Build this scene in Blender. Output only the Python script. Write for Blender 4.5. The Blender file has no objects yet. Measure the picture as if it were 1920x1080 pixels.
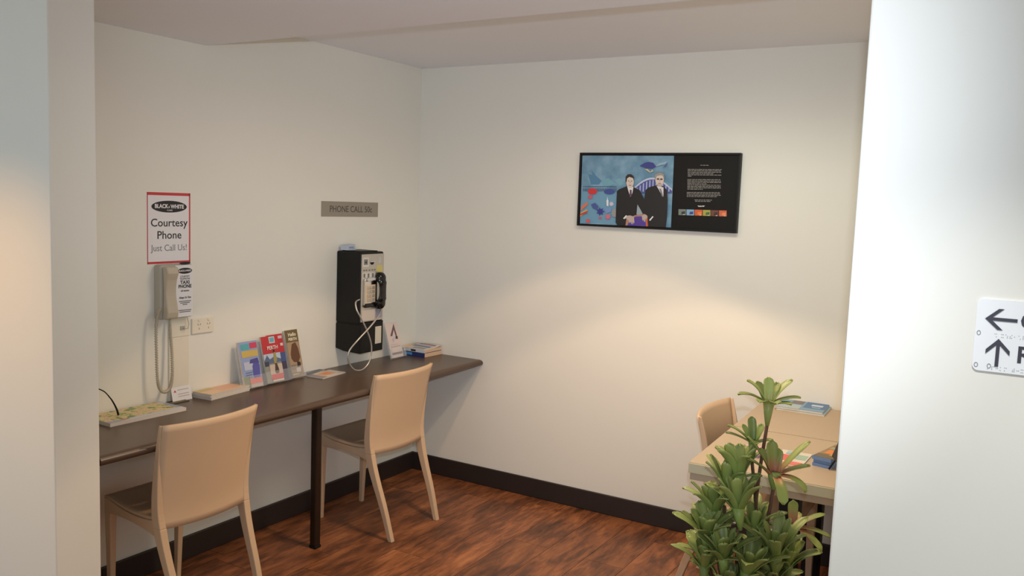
import bpy, bmesh, math, random
from mathutils import Matrix, Vector
R = math.radians
S = bpy.context.scene
COL = S.collection
random.seed(7)

# ------------------------------------------------------------------ camera
cd = bpy.data.cameras.new('camera'); cam = bpy.data.objects.new('camera', cd); COL.objects.link(cam)
cd.sensor_fit = 'HORIZONTAL'; cd.sensor_width = 36.0; cd.lens = 1602.75 / 1920 * 36.0; cd.clip_start = 0.02
def cam_matrix(loc, yaw, pitch, roll):
    f = Vector((-math.sin(yaw)*math.cos(pitch), math.cos(yaw)*math.cos(pitch), math.sin(pitch)))
    r = f.cross(Vector((0, 0, 1))).normalized(); u = r.cross(f)
    c, s = math.cos(roll), math.sin(roll)
    r2 = c*r + s*u; u2 = -s*r + c*u
    m = Matrix((( r2.x, u2.x, -f.x, loc[0]), (r2.y, u2.y, -f.y, loc[1]), (r2.z, u2.z, -f.z, loc[2]), (0, 0, 0, 1)))
    return m
cam.matrix_world = cam_matrix((3.0595, -4.0332, 1.6487), R(30.776), R(-5.672), R(2.091))
S.camera = cam

# ------------------------------------------------------------------ world, lights, exposure
w = bpy.data.worlds.new('world'); S.world = w; w.use_nodes = True
bg = w.node_tree.nodes['Background']; bg.inputs[0].default_value = (0.854, 0.963, 1.000, 1); bg.inputs[1].default_value = 0.820
S.view_settings.view_transform = 'Standard'; S.view_settings.look = 'None'
S.view_settings.exposure = 0.0; S.view_settings.gamma = 1.0; S.view_settings.use_curve_mapping = False

def lamp(name, kind, loc, power, color, radius=0.03, target=None, size=None, blend=0.1):
    d = bpy.data.lights.new(name, kind); d.energy = power; d.color = color; d.shadow_soft_size = radius
    if kind == 'SPOT': d.spot_size = R(size); d.spot_blend = blend
    o = bpy.data.objects.new(name, d); o.location = loc; COL.objects.link(o)
    if target is not None:
        o.rotation_euler = (Vector(target) - Vector(loc)).to_track_quat('-Z', 'Y').to_euler()
    return o
WARM = (1.0, 0.60, 0.34)
lamp('camera_flash', 'SPOT', (3.07, -4.03, 1.757), 164.0, (0.78, 0.866, 1.0), 0.015, (3.07-0.505*3, -4.03+0.863*3, 1.757+0.010*3), 67, 1.0)
lamp('downlight_alcove', 'SPOT', (1.32, -1.12, 2.385), 37.0, (1.0, 0.662, 0.405), 0.035, (1.32, -1.12, 0), 98, 0.14)
lamp('downlight_alcove_right', 'SPOT', (1.82, -1.28, 2.385), 54.0, (1.0, 0.704, 0.444), 0.035, (1.82, -1.28, 0), 98, 0.14)
lamp('alcove_fill', 'SPOT', (1.32, -1.12, 2.33), 13.0, (1.0, 0.654, 0.423), 0.25, (1.32, -1.12, 0), 178, 0.5)  # added wide fill lamp, brightens the walls above the downlight cutoff
lamp('alcove_fill_right', 'SPOT', (1.95, -1.05, 2.33), 31.0, (1.0, 1.0, 0.823), 0.25, (1.95, -1.05, 0), 178, 0.5)  # second added fill without a fixture, lifts the right half of the alcove
lamp('downlight_entry_left', 'SPOT', (0.20, -3.12, 2.25), 58.0, (1.0, 0.52, 0.17), 0.04, (0.20, -3.12, 0), 106, 0.9)
lamp('downlight_entry_right', 'SPOT', (3.05, -3.1, 2.25), 42.0, (1.0, 1.0, 1.0), 0.04, (3.05, -3.1, 0), 100, 0.6)

# ------------------------------------------------------------------ materials
MATS = {}
def rgb(r, g, b):     # 0-255 sRGB to linear
    def c(v):
        v /= 255.0
        return v/12.92 if v <= 0.04045 else ((v+0.055)/1.055)**2.4
    return (c(r), c(g), c(b), 1.0)
def mat(name, col, rough=0.6, metal=0.0, noise=0.0, nscale=30.0, bump=0.0, bscale=200.0, alpha=None, spec=0.5, stretch=None, trans=0.0, coat=0.0):
    if name in MATS: return MATS[name]
    m = bpy.data.materials.new(name); m.use_nodes = True; nt = m.node_tree; b = nt.nodes['Principled BSDF']
    c = col if len(col) == 4 else (*col, 1)
    b.inputs['Base Color'].default_value = c; b.inputs['Roughness'].default_value = rough; b.inputs['Metallic'].default_value = metal
    b.inputs['Specular IOR Level'].default_value = spec
    if trans: b.inputs['Transmission Weight'].default_value = trans; b.inputs['IOR'].default_value = 1.45
    if alpha is not None: b.inputs['Alpha'].default_value = alpha
    if coat: b.inputs['Coat Weight'].default_value = coat
    if noise or bump:
        tc = nt.nodes.new('ShaderNodeTexCoord'); mp = nt.nodes.new('ShaderNodeMapping')
        nt.links.new(tc.outputs['Object'], mp.inputs['Vector'])
        if stretch: mp.inputs['Scale'].default_value = stretch
    if noise:
        n = nt.nodes.new('ShaderNodeTexNoise'); n.inputs['Scale'].default_value = nscale; n.inputs['Detail'].default_value = 4
        nt.links.new(mp.outputs[0], n.inputs['Vector'])
        mx = nt.nodes.new('ShaderNodeMix'); mx.data_type = 'RGBA'
        mx.inputs[6].default_value = tuple(v*(1-noise) for v in c[:3]) + (1,)
        mx.inputs[7].default_value = tuple(min(1, v*(1+noise)) for v in c[:3]) + (1,)
        nt.links.new(n.outputs['Fac'], mx.inputs[0]); nt.links.new(mx.outputs[2], b.inputs['Base Color'])
    if bump:
        n2 = nt.nodes.new('ShaderNodeTexNoise'); n2.inputs['Scale'].default_value = bscale; n2.inputs['Detail'].default_value = 3
        nt.links.new(mp.outputs[0], n2.inputs['Vector'])
        bp = nt.nodes.new('ShaderNodeBump'); bp.inputs['Strength'].default_value = bump; bp.inputs['Distance'].default_value = 0.002
        nt.links.new(n2.outputs['Fac'], bp.inputs['Height']); nt.links.new(bp.outputs[0], b.inputs['Normal'])
    MATS[name] = m
    return m
def ink(r, g, b, rough=0.55):
    return mat('ink_%d_%d_%d' % (r, g, b), rgb(r, g, b), rough)

def wood_floor():
    m = bpy.data.materials.new('plank_wood'); m.use_nodes = True; nt = m.node_tree; N = nt.nodes; L = nt.links
    b = N['Principled BSDF']
    tc = N.new('ShaderNodeTexCoord'); oi = N.new('ShaderNodeObjectInfo')
    add = N.new('ShaderNodeVectorMath'); add.operation = 'ADD'
    mul = N.new('ShaderNodeMath'); mul.operation = 'MULTIPLY'; mul.inputs[1].default_value = 37.0
    L.new(oi.outputs['Random'], mul.inputs[0]); L.new(tc.outputs['Object'], add.inputs[0]); L.new(mul.outputs[0], add.inputs[1])
    mp = N.new('ShaderNodeMapping'); mp.inputs['Scale'].default_value = (36, 6.5, 8); L.new(add.outputs[0], mp.inputs[0])
    n1 = N.new('ShaderNodeTexNoise'); n1.inputs['Scale'].default_value = 1.0; n1.inputs['Detail'].default_value = 8; n1.inputs['Roughness'].default_value = 0.68
    n1.inputs['Distortion'].default_value = 0.6
    L.new(mp.outputs[0], n1.inputs['Vector'])
    mp2 = N.new('ShaderNodeMapping'); mp2.inputs['Scale'].default_value = (9, 3.4, 4); L.new(add.outputs[0], mp2.inputs[0])
    n2 = N.new('ShaderNodeTexNoise'); n2.inputs['Scale'].default_value = 1.0; n2.inputs['Detail'].default_value = 5; L.new(mp2.outputs[0], n2.inputs['Vector'])
    mix = N.new('ShaderNodeMath'); mix.operation = 'MULTIPLY_ADD'; mix.inputs[1].default_value = 0.55
    sc = N.new('ShaderNodeMath'); sc.operation = 'MULTIPLY'; sc.inputs[1].default_value = 0.45; L.new(n2.outputs['Fac'], sc.inputs[0])
    L.new(n1.outputs['Fac'], mix.inputs[0]); L.new(sc.outputs[0], mix.inputs[2])
    rp = N.new('ShaderNodeValToRGB'); e = rp.color_ramp.elements
    e[0].position = 0.33; e[0].color = rgb(62, 38, 26); e[1].position = 0.68; e[1].color = rgb(182, 120, 76)
    q = e.new(0.45); q.color = rgb(108, 66, 42); q = e.new(0.54); q.color = rgb(142, 88, 55)
    L.new(mix.outputs[0], rp.inputs[0])
    hv = N.new('ShaderNodeHueSaturation'); vr = N.new('ShaderNodeMapRange'); vr.inputs[3].default_value = 0.84; vr.inputs[4].default_value = 1.12
    L.new(oi.outputs['Random'], vr.inputs[0]); L.new(vr.outputs[0], hv.inputs['Value']); L.new(rp.outputs[0], hv.inputs['Color'])
    L.new(hv.outputs[0], b.inputs['Base Color'])
    b.inputs['Roughness'].default_value = 0.42; b.inputs['Specular IOR Level'].default_value = 0.4
    bp = N.new('ShaderNodeBump'); bp.inputs['Strength'].default_value = 0.25; bp.inputs['Distance'].default_value = 0.001
    L.new(n1.outputs['Fac'], bp.inputs['Height']); L.new(bp.outputs[0], b.inputs['Normal'])
    MATS['plank_wood'] = m
    return m

M_WALL = mat('wall_paint', (0.82, 0.80, 0.725), 0.7, noise=0.015, nscale=3, bump=0.04, bscale=120)
M_CEIL = mat('ceiling_paint', (0.87, 0.89, 0.94), 0.8, noise=0.01, nscale=3)
M_BASE = mat('baseboard_paint', rgb(44, 36, 34), 0.45, noise=0.1, nscale=20)
M_PLANK = wood_floor()
M_SUB = mat('subfloor', rgb(20, 12, 9), 0.8, noise=0.1)
M_DESK = mat('desk_laminate', rgb(82, 64, 51), 0.32, noise=0.10, nscale=25, bump=0.03, bscale=400)
M_DESKLEG = mat('desk_leg_steel', rgb(46, 32, 22), 0.4, metal=0.3, noise=0.08)
M_CHAIR = mat('chair_plastic', rgb(204, 174, 142), 0.5, noise=0.03, nscale=8, bump=0.03, bscale=500)
M_TABLE = mat('table_laminate', rgb(178, 158, 132), 0.45, noise=0.04, nscale=6, stretch=(14, 1, 1))
M_TEDGE = mat('table_edge', rgb(206, 198, 164), 0.5, noise=0.02)
M_BLACK = mat('black_plastic', rgb(18, 17, 17), 0.5, noise=0.05, spec=0.3)
M_BLACKM = mat('black_metal', rgb(30, 30, 33), 0.45, metal=0.4, noise=0.05)
M_GLOSSB = mat('black_gloss', rgb(14, 13, 14), 0.12, noise=0.02)
M_CHROME = mat('chrome', (0.75, 0.75, 0.76), 0.15, metal=1.0, noise=0.02)
M_STEEL = mat('brushed_steel', (0.62, 0.58, 0.52), 0.35, metal=0.8, noise=0.06, nscale=60, stretch=(1, 20, 1))
M_SIGN = mat('sign_metal', rgb(160, 152, 140), 0.45, metal=0.35, noise=0.03)
M_PAPER = mat('white_paper', rgb(232, 230, 232), 0.7, noise=0.01)
M_PHONE = mat('phone_plastic', rgb(190, 178, 158), 0.45, noise=0.02)
M_PHONEG = mat('phone_grey', rgb(176, 172, 158), 0.45, noise=0.02)
M_WHITEP = mat('white_plastic', rgb(232, 224, 206), 0.4, noise=0.02)
M_ACRYL = mat('clear_acrylic', (0.92, 0.96, 1.0), 0.08, alpha=0.11, noise=0.01)
M_PAGES = mat('page_edges', rgb(222, 190, 156), 0.8, noise=0.12, nscale=10, stretch=(1, 1, 200))
M_PAGEW = mat('white_page_edges', rgb(214, 206, 196), 0.8, noise=0.12, nscale=10, stretch=(1, 1, 200))
M_LEAF = None
M_STEM = mat('plant_stem', rgb(92, 62, 44), 0.7, noise=0.3, nscale=60)

# ------------------------------------------------------------------ builders
class MB:
    def __init__(s): s.v = []; s.f = []; s.m = []; s.mats = []
    def mi(s, m):
        if m not in s.mats: s.mats.append(m)
        return s.mats.index(m)
    def add(s, vs, fs, m):
        o = len(s.v); i = s.mi(m); s.v += [tuple(v) for v in vs]
        for f in fs: s.f.append([o+k for k in f]); s.m.append(i)
    def box(s, x0, x1, y0, y1, z0, z1, m):
        v = [(x0,y0,z0),(x1,y0,z0),(x1,y1,z0),(x0,y1,z0),(x0,y0,z1),(x1,y0,z1),(x1,y1,z1),(x0,y1,z1)]
        s.add(v, [(0,3,2,1),(4,5,6,7),(0,1,5,4),(1,2,6,5),(2,3,7,6),(3,0,4,7)], m)
    def rect(s, x0, y0, x1, y1, z, m): s.add([(x0,y0,z),(x1,y0,z),(x1,y1,z),(x0,y1,z)], [(0,1,2,3)], m)
    def poly(s, pts, z, m): s.add([(x,y,z) for x,y in pts], [tuple(range(len(pts)))], m)
    def ellipse(s, cx, cy, a, b, z, m, n=20, a0=0, a1=2*math.pi):
        full = abs(a1-a0-2*math.pi) < 1e-6
        k = n if full else n+1
        s.poly([(cx+a*math.cos(a0+(a1-a0)*i/n), cy+b*math.sin(a0+(a1-a0)*i/n)) for i in range(k)], z, m)
    def prism(s, pts, z0, z1, m):
        n = len(pts)
        s.add([(x,y,z0) for x,y in pts]+[(x,y,z1) for x,y in pts],
              [tuple(reversed(range(n))), tuple(range(n,2*n))]+[(i,(i+1)%n,n+(i+1)%n,n+i) for i in range(n)], m)
    def sweep(s, secs, m):     # list of rings with the same count
        n = len(secs[0]); vs = [p for r in secs for p in r]; fs = []
        for k in range(len(secs)-1):
            for i in range(n): fs.append((k*n+i, k*n+(i+1)%n, (k+1)*n+(i+1)%n, (k+1)*n+i))
        fs.append(tuple(reversed(range(n)))); fs.append(tuple(range((len(secs)-1)*n, len(secs)*n)))
        s.add(vs, fs, m)
    def tube(s, pts, r, m, n=8):
        pts = [Vector(p) for p in pts]; secs = []; prev = None
        for i, p in enumerate(pts):
            t = (pts[min(i+1, len(pts)-1)] - pts[max(i-1, 0)]).normalized()
            if prev is None:
                a = t.orthogonal().normalized()
            else:
                a = (prev - t*prev.dot(t)).normalized()
            prev = a; b = t.cross(a)
            rr = r[i] if isinstance(r, (list, tuple)) else r
            secs.append([tuple(p + rr*(math.cos(2*math.pi*k/n)*a + math.sin(2*math.pi*k/n)*b)) for k in range(n)])
        s.sweep(secs, m)
    def grid(s, fn, nu, nv, m):
        vs = [fn(i/nu, j/nv) for j in range(nv+1) for i in range(nu+1)]
        fs = [(j*(nu+1)+i, j*(nu+1)+i+1, (j+1)*(nu+1)+i+1, (j+1)*(nu+1)+i) for j in range(nv) for i in range(nu)]
        s.add(vs, fs, m)
    def build(s, name, parent=None, smooth=False, bevel=0.0, solid=0.0, segs=2, subsurf=0):
        me = bpy.data.meshes.new(name); me.from_pydata(s.v, [], s.f)
        for m in s.mats: me.materials.append(m)
        me.polygons.foreach_set('material_index', s.m); me.update()
        if smooth: me.polygons.foreach_set('use_smooth', [True]*len(me.polygons))
        bm = bmesh.new(); bm.from_mesh(me)
        if smooth: bmesh.ops.remove_doubles(bm, verts=bm.verts, dist=1e-6)
        bmesh.ops.recalc_face_normals(bm, faces=bm.faces) if s.v and not getattr(s, 'flat', False) else None
        bm.to_mesh(me); bm.free()
        o = bpy.data.objects.new(name, me); COL.objects.link(o)
        if parent is not None: o.parent = parent
        if solid:
            q = o.modifiers.new('solid', 'SOLIDIFY'); q.thickness = solid; q.offset = 0
        if bevel:
            q = o.modifiers.new('bevel', 'BEVEL'); q.width = bevel; q.segments = segs; q.limit_method = 'ANGLE'; q.angle_limit = R(35)
        if subsurf:
            q = o.modifiers.new('sub', 'SUBSURF'); q.levels = subsurf; q.render_levels = subsurf
        return o
def boxo(name, x0, x1, y0, y1, z0, z1, m, parent=None, bevel=0.0, segs=2):
    b = MB(); b.box(x0, x1, y0, y1, z0, z1, m); return b.build(name, parent, bevel=bevel, segs=segs)
def tag(o, label, cat, group=None, kind=None):
    o['label'] = label; o['category'] = cat
    if group: o['group'] = group
    if kind: o['kind'] = kind
    return o
def struct(o, label=None):
    o['kind'] = 'structure'
    if label: o['label'] = label
    return o
def frame(origin, ex, ey):
    ex = Vector(ex).normalized(); ey = Vector(ey); ey = (ey - ex*ey.dot(ex)).normalized(); ez = ex.cross(ey)
    return Matrix(((ex.x, ey.x, ez.x, origin[0]), (ex.y, ey.y, ez.y, origin[1]), (ex.z, ey.z, ez.z, origin[2]), (0, 0, 0, 1)))
def thing(name, mtx, label, cat, group=None):
    o = bpy.data.objects.new(name, None); COL.objects.link(o); o.empty_display_size = 0.05
    o.matrix_world = mtx
    return tag(o, label, cat, group)
def LW(y, z, x=0.0): return frame((x, y, z), (0, 1, 0), (0, 0, 1))      # on the left wall, facing +x
def BW(x, z, y=0.0): return frame((x, y, z), (1, 0, 0), (0, 0, 1))      # on the back wall, facing -y
def FLAT(x, y, z, rot=0.0): return frame((x, y, z), (math.sin(rot)*1.0, math.cos(rot), 0), (-math.cos(rot), math.sin(rot), 0))
def text(body, size, m, parent, u, v, w, align='CENTER', sx=1.0, bold=0.0, ext=0.0002, name='lettering', label=None, shear=0.0):
    c = bpy.data.curves.new('t', 'FONT'); c.body = body; c.size = size; c.align_x = align; c.align_y = 'CENTER'
    c.extrude = ext; c.offset = bold; c.resolution_u = 3; c.shear = shear
    t = bpy.data.objects.new('t', c); COL.objects.link(t)
    dg = bpy.context.evaluated_depsgraph_get(); me = bpy.data.meshes.new_from_object(t.evaluated_get(dg))
    bpy.data.objects.remove(t); bpy.data.curves.remove(c)
    me.name = name; me.materials.clear(); me.materials.append(m)
    o = bpy.data.objects.new(name, me); COL.objects.link(o); o.parent = parent
    o.location = (u, v, w); o.scale = (sx, 1, 1)
    if label: o['label'] = label
    return o
def flat(): b = MB(); b.flat = True; return b

# ------------------------------------------------------------------ room shell
FZ = 0.036      # floor level in the room's survey frame
H = 2.40; HB = 2.269; YB = -1.522; YF0 = -2.50; YF1 = -2.345; JL = 0.484; JR = 2.812; XR = 2.835
# floor: subfloor slab and planks running along y
fl = struct(boxo('floor', -1.2, 5.6, -6.0, 0.1, -0.06, -0.012, M_SUB)); fl.location.z = FZ
pw = 0.192
PMESH = {}
for i in range(0, 19):
    x0 = -0.09 + i*pw - 0.0
    if x0 > 3.45: break
    y = 0.06 - random.random()*1.1
    ends = [0.06]
    yy = y
    while yy > -3.3: ends.append(yy); yy -= 1.21
    ends.append(-3.3)
    for a, b_ in zip(ends[:-1], ends[1:]):
        if a - b_ < 0.02: continue
        L_ = a - b_
        key = round(L_, 3)
        if key not in PMESH:
            mb = MB(); g = 0.0009
            mb.box(-pw/2+g, pw/2-g, -L_/2+g, L_/2-g, -0.011, 0.0, M_PLANK)
            o = mb.build('plank', fl, bevel=0)
            PMESH[key] = o.data
        else:
            o = bpy.data.objects.new('plank', PMESH[key]); COL.objects.link(o); o.parent = fl
        o.location = (x0 + pw/2, (a+b_)/2, random.uniform(-0.0004, 0.0))
boxo('floor_covering', -1.2, 5.6, -6.0, -3.3, -0.012, 0.0, mat('entry_floor', rgb(120, 78, 52), 0.5, noise=0.15, nscale=6, stretch=(8, 1, 1)), fl)

struct(boxo('wall_left', -0.12, 0.0, YF0, 0.12, FZ-0.05, 2.5, M_WALL))
struct(boxo('wall_back', 0.0, XR+0.12, 0.0, 0.12, FZ-0.05, 2.5, M_WALL))
struct(boxo('wall_right', XR, XR+0.12, YF1, 0.0, FZ-0.05, 2.5, M_WALL))
struct(boxo('wall_front', -0.9, JL, YF0, YF1, FZ-0.05, HB+0.05, M_WALL, bevel=0.004), 'left pier of the alcove opening, warm lit')
struct(boxo('wall_front', JR, 5.6, YF0, YF1, FZ-0.05, HB+0.05, M_WALL, bevel=0.004), 'right pier of the alcove opening, bright white')
struct(boxo('ceiling', 0.0, XR, YB, 0.0, H, 2.5, M_CEIL), 'higher ceiling at the back of the alcove')
struct(boxo('ceiling', -1.2, 5.6, -6.0, YB, HB, 2.5, M_CEIL), 'lower dropped ceiling towards the opening')
hb = 0.141
def skirting(name, x0, x1, y0, y1):
    b = MB(); b.box(x0, x1, y0, y1, FZ, hb, M_BASE); return struct(b.build(name, bevel=0.004))
skirting('baseboard_left', 0.0, 0.014, YF1, -0.014)
skirting('baseboard_back', 0.0, XR, -0.014, 0.0)
skirting('baseboard_right', XR-0.014, XR, YF1, -0.014)

# ------------------------------------------------------------------ wall desk
HD = 0.757
desk = thing('wall_desk', Matrix.Translation((0.0, -1.17, 0)), 'long dark brown wall-mounted desk with rounded front edge along left wall', 'desk')
prof = [(0.002, HD), (0.462, HD)] + [(0.462+0.024*math.sin(a), HD-0.017+0.017*math.cos(a)) for a in [R(x) for x in range(15, 181, 15)]] + [(0.44, HD-0.034), (0.44, HD-0.028), (0.002, HD-0.028)]
b = MB(); b.sweep([[(x, y, z) for x, z in prof] for y in (-1.172, 1.167)], M_DESK); o = b.build('desktop', desk, bevel=0.0)
boxo('edge_batten', 0.395, 0.438, -1.17, 1.165, HD-0.046, HD-0.028, mat('desk_batten', rgb(110, 78, 56), 0.5, noise=0.1), desk)
b = MB(); b.box(0.352, 0.388, -0.056, -0.020, FZ+0.012, HD-0.028, M_DESKLEG); b.build('leg', desk, bevel=0.006)
b = MB(); b.box(0.350, 0.390, -0.058, -0.018, FZ, FZ+0.014, M_BLACK); b.build('foot_cap', desk, bevel=0.004)

# ------------------------------------------------------------------ chairs
def lerp_tab(tab, t):
    for (a, va), (c, vc) in zip(tab[:-1], tab[1:]):
        if a <= t <= c:
            k = (t-a)/(c-a)
            return va + (vc-va)*k
    return tab[0][1] if t < tab[0][0] else tab[-1][1]
def smooth_tab(tab, t):
    for i in range(len(tab)-1):
        if tab[i][0] <= t <= tab[i+1][0]:
            k = (t-tab[i][0])/(tab[i+1][0]-tab[i][0])
            p0 = tab[max(i-1,0)]; p1 = tab[i]; p2 = tab[i+1]; p3 = tab[min(i+2,len(tab)-1)]
            d = p2[0]-p1[0]
            m1 = (p2[1]-p0[1])/(p2[0]-p0[0])*d; m2 = (p3[1]-p1[1])/(p3[0]-p1[0])*d
            k2 = k*k; k3 = k2*k
            return (2*k3-3*k2+1)*p1[1] + (k3-2*k2+k)*m1 + (-2*k3+3*k2)*p2[1] + (k3-k2)*m2
    return tab[0][1] if t < tab[0][0] else tab[-1][1]
BACKX = [(0.0, 0.246), (0.15, 0.200), (0.28, 0.152), (0.37, 0.124), (0.45, 0.110), (0.53, 0.112), (0.63, 0.124), (0.71, 0.138), (0.792, 0.157)]
BACKW = [(0.0, 0.188), (0.39, 0.204), (0.54, 0.209), (0.69, 0.213), (0.790, 0.218)]   # half widths, outer
def ring(cx, cy, cz, dx, dy): return [(cx-dx/2, cy-dy/2, cz), (cx+dx/2, cy-dy/2, cz), (cx+dx/2, cy+dy/2, cz), (cx-dx/2, cy+dy/2, cz)]
def make_chair(label):
    t = thing('side_chair', Matrix.Identity(4), label, 'chair', 'beige plastic side chairs')
    # seat: dished shell
    def seat(u, v):
        x = -0.252 + 0.375*u
        hw = 0.165 + (0.200-0.165)*u
        y = (2*v-1)*hw
        z = 0.446 - 0.026*math.sin(math.pi*min(1, u*1.02))*(1-0.35*abs(2*v-1)**2) - 0.006*u
        if u < 0.06: z -= 0.010*(1-u/0.06)
        return (x, y, z)
    b = MB(); b.grid(seat, 16, 12, M_CHAIR); b.build('seat', t, smooth=True, solid=0.012)
    # side aprons under the seat, arched between the legs
    for s in (-1, 1):
        secs = []
        for k in range(13):
            u = k/12; x = -0.250 + 0.372*u; y = s*(0.158 + 0.036*u)
            zt = 0.442 - 0.022*math.sin(math.pi*u) - 0.006*u
            th = 0.030 + 0.040*abs(2*u-1)**2.2
            secs.append([(x, y-0.010, zt-th), (x, y+0.010, zt-th), (x, y+0.010, zt), (x, y-0.010, zt)])
        b = MB(); b.sweep(secs, M_CHAIR); b.build('seat_rail', t, bevel=0.003)
    # backrest shell: curved across, reclined along the profile
    def back(u, v):
        z = 0.402 + (0.792-0.402)*v
        hw = smooth_tab(BACKW, z) - 0.006
        q = 2*u-1
        sag = 0.022 + 0.016*v
        return (smooth_tab(BACKX, z) + sag*(1-q*q) + 0.004, q*hw, z - 0.006*(1-q*q)*(1-v))
    b = MB(); b.grid(back, 18, 16, M_CHAIR); b.build('backrest', t, smooth=True, solid=0.010)
    for s in (-1, 1):
        secs = []
        for k in range(15):
            z = 0.405 + (0.792-0.405)*k/14
            d = lerp_tab([(0.405, 0.042), (0.6, 0.030), (0.792, 0.014)], z); wy = lerp_tab([(0.405, 0.028), (0.6, 0.018), (0.792, 0.009)], z)
            secs.append(ring(smooth_tab(BACKX, z)-0.004, s*(smooth_tab(BACKW, z)-wy/2), z, d, wy))
        b = MB(); b.sweep(secs, M_CHAIR); b.build('back_frame', t, bevel=0.003)
    for s in (-1, 1):
        secs = []
        for k in range(12):
            z = 0.4055*k/11
            d = lerp_tab([(0, 0.023), (0.405, 0.042)], z); wy = lerp_tab([(0, 0.024), (0.405, 0.029)], z)
            secs.append(ring(smooth_tab(BACKX, z)-0.004, s*(smooth_tab(BACKW, z)-wy/2), z, d, wy))
        b = MB(); b.sweep(secs, M_CHAIR); b.build('leg', t, bevel=0.003)
        secs = []
        for k in range(9):
            z = 0.438*k/8
            d = lerp_tab([(0, 0.020), (0.36, 0.034), (0.446, 0.048)], z); wy = lerp_tab([(0, 0.020), (0.446, 0.030)], z)
            secs.append(ring(-0.248 + d/2 - 0.012*(1-z/0.446)*0, s*(0.150+0.006*z/0.446), z, d, wy))
        b = MB(); b.sweep(secs, M_CHAIR); b.build('leg', t, bevel=0.003)
    return t
def copy_tree(root, mtx, label):
    r = root.copy(); COL.objects.link(r); r.matrix_world = mtx; r['label'] = label
    for ch in list(root.children):
        c = ch.copy(); COL.objects.link(c); c.parent = r
        for g in ch.children:
            d = g.copy(); COL.objects.link(d); d.parent = c
    return r
bpy.context.view_layer.update()
ch = make_chair('beige plastic chair at the desk nearest the left pier, below the map pad')
bpy.context.view_layer.update()
copy_tree(ch, Matrix.Translation((0.373, -0.772, FZ)) @ Matrix.Rotation(R(-1.0), 4, 'Z'), 'beige plastic chair at the desk between the dark desk leg and the room corner')
copy_tree(ch, Matrix.Translation((2.160, -0.550, FZ)) @ Matrix.Rotation(R(180), 4, 'Z'), 'beige plastic chair tucked under the left end of the light wood tables')
ch.matrix_world = Matrix.Translation((0.372, -1.925, FZ)) @ Matrix.Rotation(R(-0.5), 4, 'Z')

# ------------------------------------------------------------------ tables on the right
HT = 0.773
def make_table(mtx, label, w_, d_):
    HT = 0.773 - FZ
    t = thing('cafe_table', mtx, label, 'table', 'light wood tables against the back wall')
    b = MB(); b.box(0, w_, -d_, 0, HT-0.038, HT-0.001, M_TEDGE); b.build('tabletop', t, bevel=0.003)
    b = MB(); b.box(0.0015, w_-0.0015, -d_+0.0015, -0.0015, HT-0.001, HT, M_TABLE); b.build('top_laminate', t)
    b = MB()
    b.box(0.006, w_-0.006, -d_+0.006, -0.006, HT-0.062, HT-0.038, M_TABLE); b.build('under_rail', t)
    b = MB(); b.box(0.265, 0.335, -d_/2-0.04, -d_/2+0.04, 0.03, HT-0.062, M_BLACKM); b.build('column', t, bevel=0.005)
    b = MB(); b.box(0.05, 0.62, -d_/2-0.03, -d_/2+0.03, 0.0, 0.03, M_BLACKM); b.build('foot_bar', t, bevel=0.006)
    return t
make_table(Matrix.Translation((2.096, -0.607, FZ)) @ Matrix.Rotation(R(2.2), 4, 'Z'), 'light wood table standing in front of the other, its white edge towards the plant', 0.68, 0.602)
make_table(Matrix.Translation((2.074, -0.030, FZ)) @ Matrix.Rotation(R(2.2), 4, 'Z'), 'light wood table pushed against the back wall with blue magazines on it', 0.70, 0.575)

# ------------------------------------------------------------------ left wall: courtesy phone sign
t = thing('courtesy_phone_sign', LW(-1.811, 1.346), 'white paper sign with red border reading Courtesy Phone above wall phone', 'sign')
W_, H_ = 0.210, 0.294
boxo('sheet', 0, W_, 0, H_, 0.0, 0.0015, M_PAPER, t)
RED = ink(200, 62, 66)
b = flat()
e = 0.007
for r in ((0, 0, W_, 0.009), (0, H_-0.012, W_, H_), (0, 0, 0.004, H_), (W_-e, 0, W_, H_)): b.rect(*r, 0.0018, RED)
b.build('border', t)
INK = ink(32, 30, 34)
b = flat(); b.ellipse(0.106, 0.236, 0.086, 0.0245, 0.0019, INK, 32); b.build('logo_oval', t)
text('BLACK', 0.0225, M_PAPER, t, 0.0675, 0.237, 0.0022, sx=0.92, bold=0.0008)
text('&', 0.013, M_PAPER, t, 0.1050, 0.2345, 0.0022)
text('WHITE', 0.0225, M_PAPER, t, 0.1445, 0.236, 0.0022, sx=0.92, bold=0.0008)
text('CABS', 0.009, M_PAPER, t, 0.107, 0.2205, 0.0022, sx=1.3)
text('Courtesy', 0.046, INK, t, 0.1055, 0.168, 0.0019, sx=1.03, bold=0.0003)
text('Phone', 0.046, INK, t, 0.1055, 0.117, 0.0019, sx=1.03, bold=0.0003)
text('Just Call Us!', 0.038, ink(132, 128, 134), t, 0.106, 0.064, 0.0019, sx=0.93)

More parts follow.
